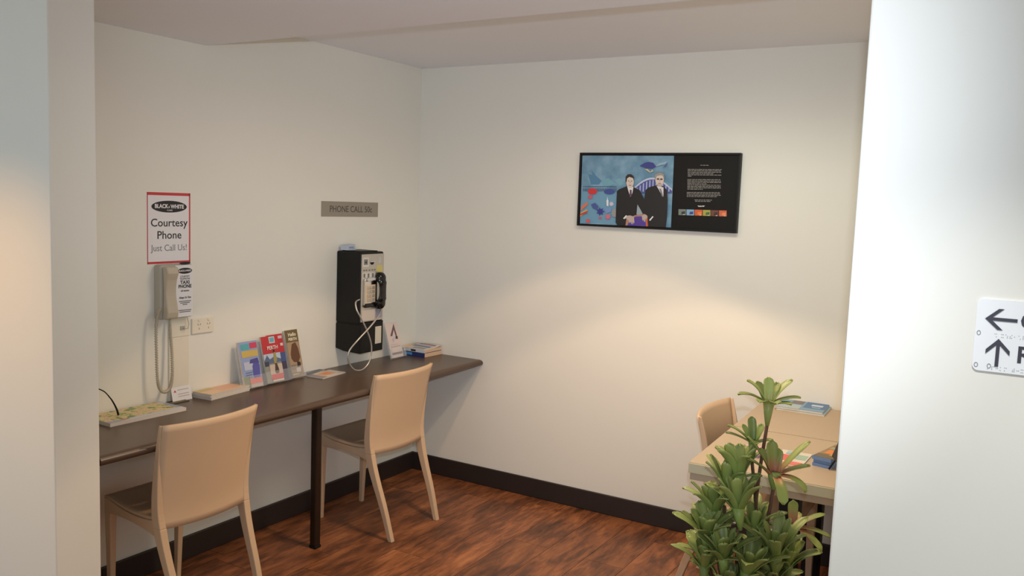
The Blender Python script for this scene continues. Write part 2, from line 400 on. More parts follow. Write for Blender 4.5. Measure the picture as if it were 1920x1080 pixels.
# wall phone
t = thing('courtesy_wall_phone', LW(-1.782, 1.118), 'cream wall phone with coiled cord and taxi label below the red bordered sign', 'telephone')
b = MB(); b.box(0, 0.160, 0, 0.226, 0.0, 0.046, M_PHONEG); b.build('base', t, bevel=0.010, segs=3)
def hs(k):   # handset side profile: thick ends, slimmer grip
    return [(0.0, 0.030), (0.12, 0.036), (0.25, 0.030), (0.5, 0.022), (0.75, 0.028), (0.88, 0.038), (1.0, 0.030)]
secs = []
for k in range(17):
    q = k/16; th = smooth_tab(hs(0), q); v = 0.004 + 0.216*q
    wv = 0.056 - 0.006*math.sin(math.pi*q)
    x0 = 0.006 + 0.004*math.sin(math.pi*q)
    secs.append([(x0, v, 0.047), (x0+wv, v, 0.047), (x0+wv, v, 0.047+th), (x0, v, 0.047+th)])
b = MB(); b.sweep(secs, M_PHONE); b.build('handset', t, bevel=0.007, segs=3)
lb = boxo('label_plate', 0.070, 0.157, 0.004, 0.222, 0.046, 0.0475, M_PAPER, t)
b = flat(); b.ellipse(0.117, 0.198, 0.036, 0.0125, 0.0482, INK, 24); b.ellipse(0.117, 0.230, 0.028, 0.006, 0.0482, INK, 16); b.build('logo_oval', lb)
text('BLACK & WHITE', 0.0105, M_PAPER, lb, 0.117, 0.198, 0.0486, sx=0.78, bold=0.0003)
for i, (s_, z_, v_, sx_, bo) in enumerate((('COURTESY', 0.011, 0.174, 0.85, 0), ('TELEPHONE', 0.011, 0.164, 0.85, 0), ('TAXI', 0.020, 0.149, 1.05, 0.0006), ('PHONE', 0.020, 0.132, 0.98, 0.0006), ('Lift handset', 0.011, 0.114, 0.8, 0.0001))):
    text(s_, z_, INK, lb, 0.117, v_, 0.0482, sx=sx_, bold=bo)
text('Always On Time', 0.012, INK, lb, 0.117, 0.085, 0.0482, sx=0.72, bold=0.0002, shear=0.3)
b = flat()
for v_, hw in ((0.068, 0.030), (0.061, 0.024), (0.054, 0.012), (0.030, 0.032), (0.023, 0.028)):
    b.rect(0.117-hw, v_, 0.117+hw, v_+0.0035, 0.0482, ink(110, 106, 108))
b.build('small_print', lb)
# coiled cord as a helix along a hanging loop
pts = []
path = [(0.012, 0.050, 0.040), (-0.012, 0.030, 0.046), (-0.024, -0.030, 0.048), (-0.024, -0.14, 0.050), (-0.020, -0.245, 0.050), (-0.006, -0.290, 0.052), (0.018, -0.302, 0.052), (0.042, -0.285, 0.050), (0.056, -0.235, 0.044), (0.060, -0.14, 0.036), (0.059, -0.06, 0.028), (0.062, 0.004, 0.024)]
def cr(path, s):
    n = len(path)-1; x = s*n; i = min(int(x), n-1); k = x-i
    p = [Vector(path[max(0, min(n, j))]) for j in (i-1, i, i+1, i+2)]
    return 0.5*((2*p[1]) + (p[2]-p[0])*k + (2*p[0]-5*p[1]+4*p[2]-p[3])*k*k + (3*p[1]-p[0]-3*p[2]+p[3])*k**3)
NT = 118; NP = NT*7
for i in range(NP+1):
    s_ = i/NP; c = cr(path, s_); d = (cr(path, min(1, s_+0.003)) - cr(path, max(0, s_-0.003))).normalized()
    a = d.cross(Vector((0, 0, 1))).normalized(); bb = d.cross(a); an = 2*math.pi*NT*s_
    rr = 0.0060*min(1, s_*12+0.15, (1-s_)*12+0.15)
    pts.append(c + rr*(math.cos(an)*a + math.sin(an)*bb))
b = MB(); b.tube(pts, 0.0017, M_PHONE, 5); b.build('coiled_cord', t, smooth=True)
b = MB(); b.tube([cr(path, i/40) for i in range(41)], 0.0045, M_PHONEG, 6); b.build('cord_core', t, smooth=True)

# phone jack plate, duct, outlet
t = thing('phone_jack', LW(-1.712, 1.030), 'white jack plate with short looped lead below the wall phone', 'wall socket')
boxo('plate', 0, 0.100, 0, 0.084, 0.0, 0.010, M_WHITEP, t, bevel=0.003)
boxo('socket', 0.052, 0.074, 0.030, 0.046, 0.010, 0.014, M_PHONEG, t, bevel=0.001)
b = MB(); b.tube([(0.063, 0.038, 0.014), (0.066, 0.034, 0.024), (0.078, 0.036, 0.028), (0.084, 0.056, 0.026), (0.082, 0.075, 0.020), (0.080, 0.088, 0.018)], 0.0016, M_PHONEG, 6); b.build('lead', t, smooth=True)
b = MB(); b.box(0, 0.098, 0, 0.272, 0.0, 0.008, M_WHITEP)
t = b.build('cable_duct', bevel=0.002); t.matrix_world = LW(-1.712, 0.758); tag(t, 'flat white cable duct running down the left wall from jack plate to desk', 'cable duct')
t = thing('power_outlet', LW(-1.597, 1.033), 'cream double power outlet to the right of the wall phone', 'outlet')
boxo('plate', 0, 0.115, 0, 0.068, 0.0, 0.009, M_WHITEP, t, bevel=0.003)
SL = ink(90, 80, 68)
for cx in (0.036, 0.086):
    b = MB()
    for dx, dy, an in ((-0.006, 0.010, 30), (0.006, 0.010, -30), (0, -0.008, 0)):
        p = [(-0.0011, -0.0042), (0.0011, -0.0042), (0.0011, 0.0042), (-0.0011, 0.0042)]
        c, s_ = math.cos(R(an)), math.sin(R(an))
        b.prism([(cx+dx+c*x-s_*y, 0.030+dy+s_*x+c*y) for x, y in p], 0.0088, 0.0093, SL)
    b.build('socket_slots', t)
    boxo('switch', cx-0.005, cx+0.005, 0.052, 0.062, 0.009, 0.012, M_WHITEP, t, bevel=0.001)

# phone call plate
t = thing('phone_call_sign', LW(-0.809, 1.546), 'grey metal plate reading PHONE CALL 50c above the payphone', 'sign')
boxo('plate', 0, 0.440, 0, 0.078, 0.0, 0.003, M_SIGN, t, bevel=0.0008)
text('PHONE CALL 50c', 0.0465, ink(84, 78, 72), t, 0.224, 0.038, 0.0033, sx=0.93, bold=0.0002)

# ------------------------------------------------------------------ payphone (width along y, depth along x)
t = thing('payphone', LW(-0.690, 0.848), 'black coin payphone with silver face mounted on left wall above the desk', 'payphone')
PW, PD, PH = 0.184, 0.170, 0.522
b = MB(); b.box(0, PW, 0.150, PH, 0.0, PD-0.006, M_BLACK); b.build('housing', t, bevel=0.008, segs=3)
b = MB(); b.sweep([[(0, 0.010, 0), (0, 0.0, 0.05), (0, -0.004, PD), (0, 0.146, PD), (0, 0.146, 0)], [(PW, 0.010, 0), (PW, 0.0, 0.05), (PW, -0.004, PD), (PW, 0.146, PD), (PW, 0.146, 0)]], M_BLACK); b.build('coin_box', t, bevel=0.006)
b = MB(); b.box(0.004, PW-0.004, 0.143, 0.156, 0.004, PD+0.002, M_BLACK); b.build('divider_rib', t, bevel=0.003)
b = MB(); b.box(0.004, PW-0.004, 0.160, PH-0.010, PD-0.007, PD, M_STEEL); fp = b.build('face_plate', t, bevel=0.004)
z = PD+0.0005
b = flat()
b.rect(0.010, 0.448, 0.056, 0.494, z, ink(225, 222, 214)); b.rect(0.016, 0.456, 0.050, 0.488, z+0.0003, ink(168, 164, 156))
b.rect(0.010, 0.422, 0.118, 0.436, z, ink(190, 184, 170)); b.rect(0.008, 0.385, 0.112, 0.418, z, ink(214, 210, 202))
b.rect(0.118, 0.380, 0.166, 0.452, z, ink(212, 196, 120))
for u0 in (0.016, 0.048, 0.082): b.rect(u0, 0.392, u0+0.014, 0.412, z+0.0003, ink(120, 116, 112))
for u0 in (0.014, 0.032, 0.056, 0.078, 0.098): b.rect(u0, 0.426, u0+0.012, 0.432, z+0.0003, ink(110, 104, 98))
b.rect(0.024, 0.460, 0.030, 0.482, z+0.0005, INK); b.rect(0.036, 0.460, 0.042, 0.482, z+0.0005, INK); b.rect(0.024, 0.468, 0.042, 0.472, z+0.0005, INK)
b.build('instruction_label', fp)
b = flat(); b.rect(0.008, 0.168, 0.110, 0.222, z, ink(206, 196, 186)); b.build('lower_label', fp)
b = flat(); b.rect(0.118, 0.172, 0.170, 0.236, z, ink(150, 150, 170)); b.build('lower_label', fp)
b = MB(); b.ellipse(0.082, 0.470, 0.016, 0.014, PD+0.001, M_BLACK, 16, math.pi, 2*math.pi); b.prism([(0.064, 0.470), (0.100, 0.470), (0.098, 0.476), (0.066, 0.476)], PD, PD+0.006, M_CHROME); b.build('coin_slot', fp)
boxo('slot_bezel', 0.140, 0.148, 0.462, 0.494, PD, PD+0.003, M_CHROME, fp, bevel=0.001)
# chrome surround and keypad
b = MB(); b.box(0.016, 0.120, 0.246, 0.384, PD-0.001, PD+0.010, M_CHROME); kp = b.build('keypad_surround', t, bevel=0.006)
boxo('keypad_panel', 0.026, 0.100, 0.262, 0.354, PD+0.009, PD+0.0115, mat('keypad_beige', rgb(206, 186, 160), 0.4, noise=0.03), kp, bevel=0.001)
kb = None
for r_ in range(4):
    for c_ in range(3):
        if kb is None:
            b = MB(); b.box(-0.008, 0.008, -0.007, 0.007, 0, 0.005, M_STEEL); kb = b.build('key', kp, bevel=0.0015); k_ = kb
        else: k_ = kb.copy(); COL.objects.link(k_)
        k_.location = (0.044+0.019*c_, 0.276+0.021*r_, PD+0.011)
# handset on its cradle, vertical on the right
secs = []
for k in range(23):
    q = k/22; v = 0.222 + 0.196*q
    dz = 0.026 + 0.012*math.sin(math.pi*q)
    rw = smooth_tab([(0, 0.016), (0.08, 0.030), (0.2, 0.031), (0.34, 0.027), (0.5, 0.025), (0.66, 0.027), (0.8, 0.032), (0.92, 0.031), (1.0, 0.016)], q)
    rd = smooth_tab([(0, 0.016), (0.1, 0.027), (0.2, 0.025), (0.32, 0.014), (0.5, 0.012), (0.68, 0.014), (0.8, 0.025), (0.92, 0.026), (1.0, 0.014)], q)
    secs.append([(0.128 + rw*math.cos(a), v, PD + dz - (0.010 if (q < 0.27 or q > 0.73) else 0.0) + rd*math.sin(a)) for a in [2*math.pi*j/12 for j in range(12)]])
b = MB(); b.sweep(secs, M_GLOSSB); b.build('handset', t, smooth=True, subsurf=1)
b = MB(); b.box(0.022, 0.165, 0.372, 0.392, PD, PD+0.022, M_CHROME); b.build('cradle_hook', t, bevel=0.006)
b = MB(); b.box(0.020, 0.116, 0.236, 0.258, PD, PD+0.016, M_GLOSSB); b.build('lower_cradle', t, bevel=0.005)
boxo('coin_return', 0.118, 0.168, 0.036, 0.128, PD-0.002, PD+0.001, mat('return_plate', rgb(206, 200, 182), 0.4, noise=0.05), t, bevel=0.002)
# armoured cord
cp = [(0.132, 0.226, 0.196), (0.088, 0.200, 0.220), (0.020, 0.150, 0.225), (-0.072, 0.082, 0.215), (-0.116, 0.030, 0.200), (-0.116, -0.020, 0.198), (-0.078, -0.068, 0.202), (-0.018, -0.074, 0.208), (0.030, -0.034, 0.212), (0.038, 0.040, 0.214), (0.008, 0.120, 0.210), (-0.030, 0.190, 0.200), (-0.048, 0.235, 0.185), (-0.036, 0.270, 0.168), (0.002, 0.280, 0.160)]
b = MB(); b.tube([cr(cp, i/110) for i in range(111)], 0.0042, mat('armoured_cable', (0.55, 0.52, 0.48), 0.35, metal=0.8, noise=0.25, nscale=300), 8); b.build('armoured_cord', t, smooth=True)
b = MB(); b.box(0.01, 0.15, PH, PH+0.005, 0.03, 0.15, M_BLACK); b.build('top_cap', t, bevel=0.002)
# small box on top of the payphone
t = thing('card_holder', LW(-0.682, 0.848+PH+0.005), 'small pale blue card lying tilted on top of the payphone', 'card')
b = MB(); b.prism([(0, 0), (0.062, 0), (0.056, 0.030), (0.002, 0.026)], 0.020, 0.068, mat('card_blue', rgb(190, 198, 214), 0.6, noise=0.05)); cb = b.build('card', t)
b = flat(); b.rect(0.010, 0.012, 0.046, 0.018, 0.0683, ink(120, 140, 170)); b.rect(0.008, 0.005, 0.052, 0.008, 0.0683, ink(150, 160, 180)); b.build('print', t)

# ------------------------------------------------------------------ printed matter helpers
def stack(name, mtx, w_, d_, th, pages, label, cat, prints, cover, group=None, sheets=1):
    """flat-lying stack: local x along its length, local y across, z up; printed top"""
    t = thing(name, mtx, label, cat, group)
    per = th/sheets
    for i in range(sheets):
        dx, dy, an = (random.uniform(-.003, .003), random.uniform(-.003, .003), random.uniform(-1.2, 1.2)) if i and sheets > 1 else (0, 0, 0)
        b = MB(); b.box(0, w_, 0, d_, i*per+0.0002, (i+1)*per-0.0006, pages); o = b.build('pages', t); o.location = (dx, dy, 0); o.rotation_euler = (0, 0, R(an))
    b = flat(); b.rect(0, 0, w_, d_, th, cover)
    for i, (u0, v0, u1, v1, c) in enumerate(prints):
        b.rect(u0*w_, v0*d_, u1*w_, v1*d_, th+0.0002*(i+1), ink(*c))
    b.build('cover', t)
    return t

# map pad on the desk by the left pier
t = thing('map_pad', FLAT(0.176, -2.100, HD, R(1)), 'pad of green and yellow tourist maps lying on the desk beside the left pier', 'map pad')
b = MB(); b.box(0, 0.335, 0, 0.168, 0, 0.013, M_PAGEW); b.build('pages', t)
def map_mat():
    m = bpy.data.materials.new('map_print'); m.use_nodes = True; nt = m.node_tree; N = nt.nodes; bs = N['Principled BSDF']
    tc = N.new('ShaderNodeTexCoord'); n = N.new('ShaderNodeTexNoise'); n.inputs['Scale'].default_value = 42; n.inputs['Detail'].default_value = 4
    nt.links.new(tc.outputs['Object'], n.inputs['Vector'])
    rp = N.new('ShaderNodeValToRGB'); e = rp.color_ramp.elements
    e[0].position = 0.36; e[0].color = rgb(120, 140, 96); e[1].position = 0.68; e[1].color = rgb(196, 186, 180)
    for p, c in ((0.44, (178, 184, 122)), (0.52, (222, 204, 160)), (0.60, (214, 178, 140))):
        q = e.new(p); q.color = rgb(*c)
    nt.links.new(n.outputs['Fac'], rp.inputs[0]); nt.links.new(rp.outputs[0], bs.inputs['Base Color']); bs.inputs['Roughness'].default_value = 0.6
    return m
b = flat(); b.rect(0, 0, 0.335, 0.168, 0.0133, ink(196, 200, 206)); b.rect(0.0, 0.026, 0.31, 0.168, 0.0136, map_mat())
b.rect(0.0, 0.006, 0.05, 0.030, 0.0139, ink(176, 170, 190)); b.rect(0.055, 0.012, 0.09, 0.024, 0.0139, ink(206, 130, 120))
b.rect(0.31, 0.03, 0.333, 0.12, 0.0139, ink(150, 160, 180)); b.build('cover', t)
b = MB(); b.tube([cr([(0.10, -2.342, 0.960), (0.10, -2.20, 0.925), (0.10, -2.091, 0.889), (0.10, -2.050, 0.851), (0.10, -2.024, 0.806), (0.10, -2.014, 0.7745)], i/30) for i in range(31)], [0.0022]*16+[0.0022+0.0022*i/14 for i in range(15)], M_BLACK, 7)
tag(b.build('black_cord', smooth=True), 'thin black cord curving from the left pier down onto the map pad', 'cord')

# dark flyer behind map pad, small white card below duct
t = thing('small_card', frame((0.030, -1.712, HD), (0, 1, 0), (-0.22, 0, 1)), 'small white card with red mark leaning at the foot of the cable duct', 'card')
boxo('card', 0, 0.098, 0, 0.062, -0.001, 0.0, M_PAPER, t)
b = flat(); b.poly([(0.010, 0.040), (0.024, 0.040), (0.017, 0.050)], 0.0003, RED)
for v_ in (0.046, 0.028, 0.018): b.rect(0.030, v_, 0.086, v_+0.004, 0.0003, ink(196, 186, 184))
b.build('print', t)
t = thing('dark_leaflet', FLAT(0.062, -1.800, HD, R(-2)), 'dark green leaflet lying against the wall behind the map pad', 'leaflet')
boxo('sheet', 0, 0.15, 0, 0.050, 0, 0.003, ink(70, 64, 44), t)
b = flat(); b.rect(0.01, 0.01, 0.05, 0.045, 0.0033, ink(150, 110, 90)); b.rect(0.07, 0.01, 0.14, 0.03, 0.0033, ink(110, 104, 60)); b.build('print', t)

# stack of pads
t = thing('leaflet_stack', FLAT(0.120, -1.588, HD, R(-6)), 'thick stack of pale peach leaflets lying on the desk left of the brochures', 'leaflets')
for i in range(4):
    b = MB(); b.box(0, 0.235, 0, 0.108, i*0.0063+0.0002, (i+1)*0.0063-0.0005, M_PAGEW); o = b.build('pages', t); o.location = ((0, 0.002, -0.002, 0.001)[i], (0, -0.001, 0.002, 0)[i], 0)
b = flat(); b.rect(0, 0, 0.235, 0.108, 0.0254, ink(226, 196, 164)); b.rect(0.0, 0.07, 0.09, 0.108, 0.0256, ink(206, 184, 130)); b.rect(0.09, 0.02, 0.20, 0.09, 0.0256, ink(230, 182, 156)); b.build('cover', t)

# brochure holders and brochures
def holder(name, y, x, w_, h_, tilt, label, yaw=0, back=0.16):
    m = frame((x, y, HD), (math.sin(yaw), math.cos(yaw), 0), (-math.sin(tilt), 0, math.cos(tilt)))
    t = thing(name, m, label, 'brochure holder', 'clear acrylic brochure holders')
    boxo('back_plate', 0, w_, 0.001, h_, -0.0035, -0.0015, M_ACRYL, t)
    boxo('front_lip', 0, w_, 0.004, 0.060, 0.020, 0.022, M_ACRYL, t)
    for u in (0, w_-0.002): boxo('side', u, u+0.002, 0.004, 0.060, -0.0015, 0.020, M_ACRYL, t)
    boxo('base', 0, w_, 0.004, 0.006, -0.0015, 0.020, M_ACRYL, t)
    return t, m
def brochure(m, off, w_, h_, th, label, prints, texts=(), edge=None, group='brochures standing in clear holders'):
    t = thing('brochure', m @ Matrix.Translation(off), label, 'brochure', group)
    boxo('pages', 0, w_, 0, h_, 0, th, edge or M_PAGEW, t)
    b = flat()
    for i, it in enumerate(prints):
        if len(it) == 5:
            u0, v0, u1, v1, c = it; b.rect(u0*w_, v0*h_, u1*w_, v1*h_, th+0.00025*(i+1), ink(*c))
        else:
            p, c = it; b.poly([(u*w_, v*h_) for u, v in p], th+0.00025*(i+1), ink(*c))
    b.build('cover', t)
    for (s_, size, c, u, v, sx, bo) in texts: text(s_, size, ink(*c), t, u*w_, v*h_, th+0.00025*(len(prints)+2), sx=sx, bold=bo)
    return t
TL = R(14)
t, m = holder('brochure_holder', -1.386, 0.078, 0.135, 0.205, TL, 'clear acrylic holder at the left end of the brochure row')
brochure(m, (0.014, 0.0065, 0.0), 0.108, 0.212, 0.012, 'blue and lilac brochure with yellow title, leftmost in the brochure row',
  [(0, 0, 1, 1, (150, 164, 206)), (0, 0, 1, 0.10, (196, 178, 170)), (0, 0, 0.35, 0.25, (124, 136, 92)), (0.10, 0.82, 0.54, 0.95, (92, 172, 180)), (0.58, 0.84, 0.97, 0.96, (206, 70, 96)),
   (0.08, 0.66, 0.97, 0.80, (206, 178, 96)), (0.12, 0.38, 0.62, 0.56, (190, 196, 214)), ([(0.55, 0.2), (0.9, 0.2), (0.95, 0.45), (0.86, 0.56), (0.7, 0.58), (0.55, 0.45)], (92, 92, 168)), ([(0.42, 0.52), (0.95, 0.5), (0.9, 0.62), (0.5, 0.6)], (84, 80, 150)),
   (0.32, 0.08, 0.97, 0.19, (226, 120, 110)), (0.14, 0.32, 0.5, 0.335, (110, 120, 150)), (0.14, 0.27, 0.48, 0.285, (110, 120, 150)), (0.14, 0.22, 0.46, 0.235, (110, 120, 150))])
t, m = holder('brochure_holder', -1.240, 0.070, 0.158, 0.205, TL, 'clear acrylic holder in the middle of the brochure row')
brochure(m, (0.052, 0.0065, 0.0), 0.100, 0.224, 0.006, 'second red brochure peeking out behind the red cycling brochure',
  [(0, 0, 1, 1, (70, 62, 84)), (0, 0.60, 1, 1, (190, 50, 58)), (0.70, 0.9, 0.95, 0.96, (214, 190, 190)), (0.70, 0.40, 1, 0.60, (72, 88, 140)), (0.78, 0.74, 0.95, 0.80, (226, 200, 196))])
brochure(m, (0.006, 0.0065, 0.0068), 0.104, 0.220, 0.010, 'red topped brochure with a cyclist photo, middle of the brochure row',
  [(0, 0, 1, 1, (150, 150, 138)), (0, 0.62, 1, 1, (192, 54, 60)), (0.46, 0.84, 0.80, 0.98, (206, 214, 220)), (0.50, 0.86, 0.76, 0.96, (110, 176, 190)), (0, 0.44, 1, 0.62, (186, 202, 222)),
   ([(0, 0.48), (0.2, 0.60), (0.34, 0.5), (0.6, 0.55), (1, 0.48), (1, 0.42), (0, 0.40)], (96, 110, 140)), (0, 0.36, 0.25, 0.46, (64, 72, 84)), (0.25, 0.10, 1, 0.38, (206, 188, 172)),
   ([(0.55, 0.40), (0.66, 0.40), (0.76, 0.48), (0.72, 0.62), (0.66, 0.66), (0.60, 0.62), (0.54, 0.5)], (164, 150, 92)), ([(0.60, 0.64), (0.68, 0.64), (0.68, 0.70), (0.60, 0.70)], (60, 48, 40)),
   ([(0.52, 0.22), (0.58, 0.18), (0.74, 0.18), (0.78, 0.24), (0.70, 0.40), (0.60, 0.40)], (84, 64, 54)), (0.28, 0.06, 0.98, 0.17, (214, 84, 84)), (0.32, 0.02, 0.98, 0.05, (226, 214, 206))],
  [('PERTH', 0.024, (238, 214, 210), 0.58, 0.74, 0.95, 0.0006)])
t, m = holder('brochure_holder', -1.070, 0.061, 0.092, 0.205, TL, 'clear acrylic holder at the right end of the brochure row')
brochure(m, (0.004, 0.0065, 0.0), 0.084, 0.232, 0.010, 'brown sepia brochure with white title, rightmost in the brochure row',
  [(0, 0, 1, 1, (150, 132, 108)), (0, 0.72, 1, 1, (112, 94, 56)), (0.05, 0.10, 0.95, 0.74, (176, 148, 116)), ([(0.2, 0.50), (0.4, 0.70), (0.7, 0.73), (0.85, 0.6), (0.9, 0.4), (0.7, 0.3), (0.35, 0.32), (0.2, 0.4)], (104, 70, 50)),
   ([(0.55, 0.2), (0.85, 0.22), (0.85, 0.30), (0.6, 0.32)], (58, 44, 36)), (0.1, 0.16, 0.5, 0.27, (140, 130, 118)), (0.45, 0.10, 0.78, 0.19, (206, 200, 190)), (0.12, 0.05, 0.6, 0.075, (196, 184, 164))],
  [('Hello', 0.024, (240, 230, 206), 0.52, 0.90, 1.0, 0.0006), ('PERTH', 0.019, (240, 230, 206), 0.52, 0.80, 1.0, 0.0006)])
# acrylic holder near the corner with one leaflet
t, m = holder('brochure_holder', -0.338, 0.092, 0.118, 0.222, R(17), 'clear acrylic holder with white leaflet between payphone and phone books', yaw=R(0))
brochure(m, (0.006, 0.0065, 0.0), 0.104, 0.200, 0.004, 'white leaflet with a dark triangular motif in the holder beside payphone',
  [(0, 0, 1, 1, (222, 206, 200)), ([(0.25, 0.62), (0.72, 0.95), (0.80, 0.62), (0.68, 0.60), (0.64, 0.78), (0.4, 0.60)], (110, 84, 92)), ([(0.62, 0.52), (0.82, 0.5), (0.84, 0.58), (0.7, 0.62)], (70, 60, 66)), ([(0.3, 0.5), (0.6, 0.62), (0.55, 0.5), (0.4, 0.42)], (196, 188, 206)),
   (0.1, 0.30, 0.9, 0.31, (150, 140, 140)), (0.1, 0.08, 0.95, 0.14, (120, 112, 112)), (0.1, 0.36, 0.7, 0.37, (190, 180, 178))], edge=M_PAPER)

# fanned leaflets on the desk
stack('leaflet', FLAT(0.172, -0.960, HD, R(-6)), 0.185, 0.100, 0.006, M_PAGEW, 'leaflet with orange picture lying flat on the desk left of the payphone cord', 'leaflet',
      [(0.0, 0, 0.22, 1, (150, 140, 140)), (0.30, 0.25, 0.72, 0.85, (216, 158, 106)), (0.42, 0.45, 0.66, 0.75, (224, 140, 96)), (0.75, 0.1, 0.98, 0.9, (196, 190, 186))], ink(206, 198, 192), sheets=2)
stack('leaflet', FLAT(0.108, -0.940, HD+0.0, R(-16)) @ Matrix.Translation((0, 0.036, 0)), 0.16, 0.062, 0.005, M_PAGEW, 'blue grey leaflet lying against the wall behind the orange leaflet', 'leaflet',
      [(0.05, 0.1, 0.95, 0.5, (104, 112, 120)), (0.3, 0.55, 0.8, 0.9, (150, 156, 164))], ink(126, 130, 134), sheets=1)

# phone books
t = thing('phone_book', FLAT(0.196, -0.168, HD, R(2)), 'thick navy spined phone book at the bottom of the pair in corner', 'book', 'phone books in the corner')
b = MB(); b.box(0.003, 0.158, 0, 0.182, 0.001, 0.024, M_PAGES); b.build('pages', t)
b = MB(); b.box(0, 0.003, 0, 0.178, 0, 0.025, ink(34, 50, 108)); b.box(0, 0.158, -0.0005, 0.184, 0.024, 0.025, ink(60, 90, 150)); b.box(0, 0.158, -0.0005, 0.184, 0, 0.001, ink(34, 50, 108)); b.build('cover', t)
b = flat(); b.add([(-0.0004, 0.09, 0.006), (-0.0004, 0.14, 0.006), (-0.0004, 0.14, 0.020), (-0.0004, 0.09, 0.020)], [(0, 3, 2, 1)], ink(80, 150, 206)); b.build('spine_print', t)
t = thing('phone_book', FLAT(0.196, -0.166, HD+0.0255, R(1)), 'white spined phone book with blue streaked curling cover, on top of pair in corner', 'book', 'phone books in the corner')
b = MB(); b.box(0.003, 0.158, 0, 0.182, 0.001, 0.018, M_PAGES); b.build('pages', t)
b = MB(); b.box(0, 0.003, 0, 0.184, 0, 0.019, ink(206, 210, 214)); b.build('spine', t)
def curl(u, v):
    return (0.160*u, 0.184*v, 0.0185 + 0.012*max(0, u-0.45)**2*3*(1-v*0.5) + 0.0015*math.sin(v*5))
for name, (v0, v1), c in (('cover', (0, 1), (206, 198, 196)),):
    b = MB(); b.grid(curl, 10, 6, ink(*c)); cv = b.build(name, t, smooth=True, solid=0.0006)
def strip(u0, u1, v0, v1, c, sl):
    b.grid(lambda a, q: tuple(Vector(curl(max(0, min(1, u0+(u1-u0)*a + sl*q)), v0+(v1-v0)*q)) + Vector((0, 0, 0.0008))), 4, 4, ink(*c))
b = flat(); strip(0.40, 0.58, 0.12, 0.85, (96, 130, 160), 0.10); strip(0.62, 0.70, 0.1, 0.9, (196, 160, 180), 0.10); strip(0.76, 0.84, 0.1, 0.8, (110, 92, 92), 0.10); strip(0.06, 0.30, 0.1, 0.6, (150, 150, 142), 0.05); b.build('cover_print', t)
b = flat(); b.add([(-0.0004, 0.065, 0.003), (-0.0004, 0.100, 0.003), (-0.0004, 0.100, 0.014), (-0.0004, 0.065, 0.014)], [(0, 3, 2, 1)], INK); b.add([(-0.0004, 0.150, 0.002), (-0.0004, 0.168, 0.002), (-0.0004, 0.168, 0.014), (-0.0004, 0.150, 0.014)], [(0, 3, 2, 1)], ink(70, 80, 120)); b.build('spine_print', t)

# ------------------------------------------------------------------ framed poster on the back wall
FW, FH = 0.839, 0.376
t = thing('framed_poster', BW(1.0528, 1.5447), 'black framed poster of two men in dark suits before a blue mural, on back wall', 'poster')
b = MB(); fb = 0.010
for r in ((0, FW, 0, fb), (0, FW, FH-fb, FH), (0, fb, fb, FH-fb), (FW-fb, FW, fb, FH-fb)): b.box(r[0], r[1], r[2], r[3], 0.0, 0.030, M_BLACK)
b.build('frame', t, bevel=0.0015)
boxo('backing', fb, FW-fb, fb, FH-fb, 0.002, 0.022, mat('poster_black', rgb(26, 25, 24), 0.6, noise=0.02, spec=0.2), t)
def pm(x, y):      # poster artwork drawn in survey units of the panel
    x /= 1000.0; y /= 1000.0; d = 0.06306*x - 0.00811*y + 1
    return ((0.54774*x + 0.02398*y - 0.05877)/d, (0.02441*x - 0.48974*y + 0.42081)/d)
Z0 = 0.0222
def mural_mat():
    m = bpy.data.materials.new('mural_blue'); m.use_nodes = True; nt = m.node_tree; N = nt.nodes; bs = N['Principled BSDF']
    tc = N.new('ShaderNodeTexCoord'); n = N.new('ShaderNodeTexNoise'); n.inputs['Scale'].default_value = 14; n.inputs['Detail'].default_value = 6
    nt.links.new(tc.outputs['Object'], n.inputs['Vector'])
    rp = N.new('ShaderNodeValToRGB'); e = rp.color_ramp.elements
    e[0].position = 0.35; e[0].color = rgb(96, 138, 166); e[1].position = 0.68; e[1].color = rgb(136, 172, 196)
    nt.links.new(n.outputs['Fac'], rp.inputs[0]); nt.links.new(rp.outputs[0], bs.inputs['Base Color']); bs.inputs['Roughness'].default_value = 0.5
    return m
layer = [0]
def P(name, items):
    b = flat()
    for pts, c in items:
        layer[0] += 1
        b.poly([pm(*p) for p in reversed(pts)], Z0 + 0.00012*layer[0], c if not isinstance(c, tuple) else ink(*c))
    return b.build(name, t)
def el(cx, cy, a, b_, n=16, rot=0): return [(cx+a*math.cos(2*math.pi*i/n)*math.cos(rot)-b_*math.sin(2*math.pi*i/n)*math.sin(rot), cy+a*math.cos(2*math.pi*i/n)*math.sin(rot)+b_*math.sin(2*math.pi*i/n)*math.cos(rot)) for i in range(n)]
P('mural', [([(125, 122), (1095, 125), (1062, 884), (98, 842)], mural_mat())])
def star(cx, cy, r):
    o = []
    for i in range(14):
        rr = r*(1 if i % 2 == 0 else 0.55); o.append((cx+rr*math.cos(i*math.pi/7), cy+rr*math.sin(i*math.pi/7)))
    return o
items = [([(120, 500), (600, 520), (560, 842), (100, 835)], (112, 158, 186)),
         ([(186, 318), (230, 330), (220, 272), (262, 330), (330, 390), (300, 430), (215, 430)], (84, 132, 166)),
         ([(330, 380), (400, 360), (470, 420), (420, 440), (340, 440)], (116, 166, 184)), ([(470, 380), (520, 360), (560, 420), (520, 440)], (120, 170, 186))]
for i in range(20): items.append(([(134+18*i, 446), (146+18*i, 446), (146+18*i, 458), (134+18*i, 458)], (66, 96, 124)))
for i in range(20): items.append(([(134+18*i, 470), (146+18*i, 470), (146+18*i, 500), (134+18*i, 500)], (80, 112, 140)))
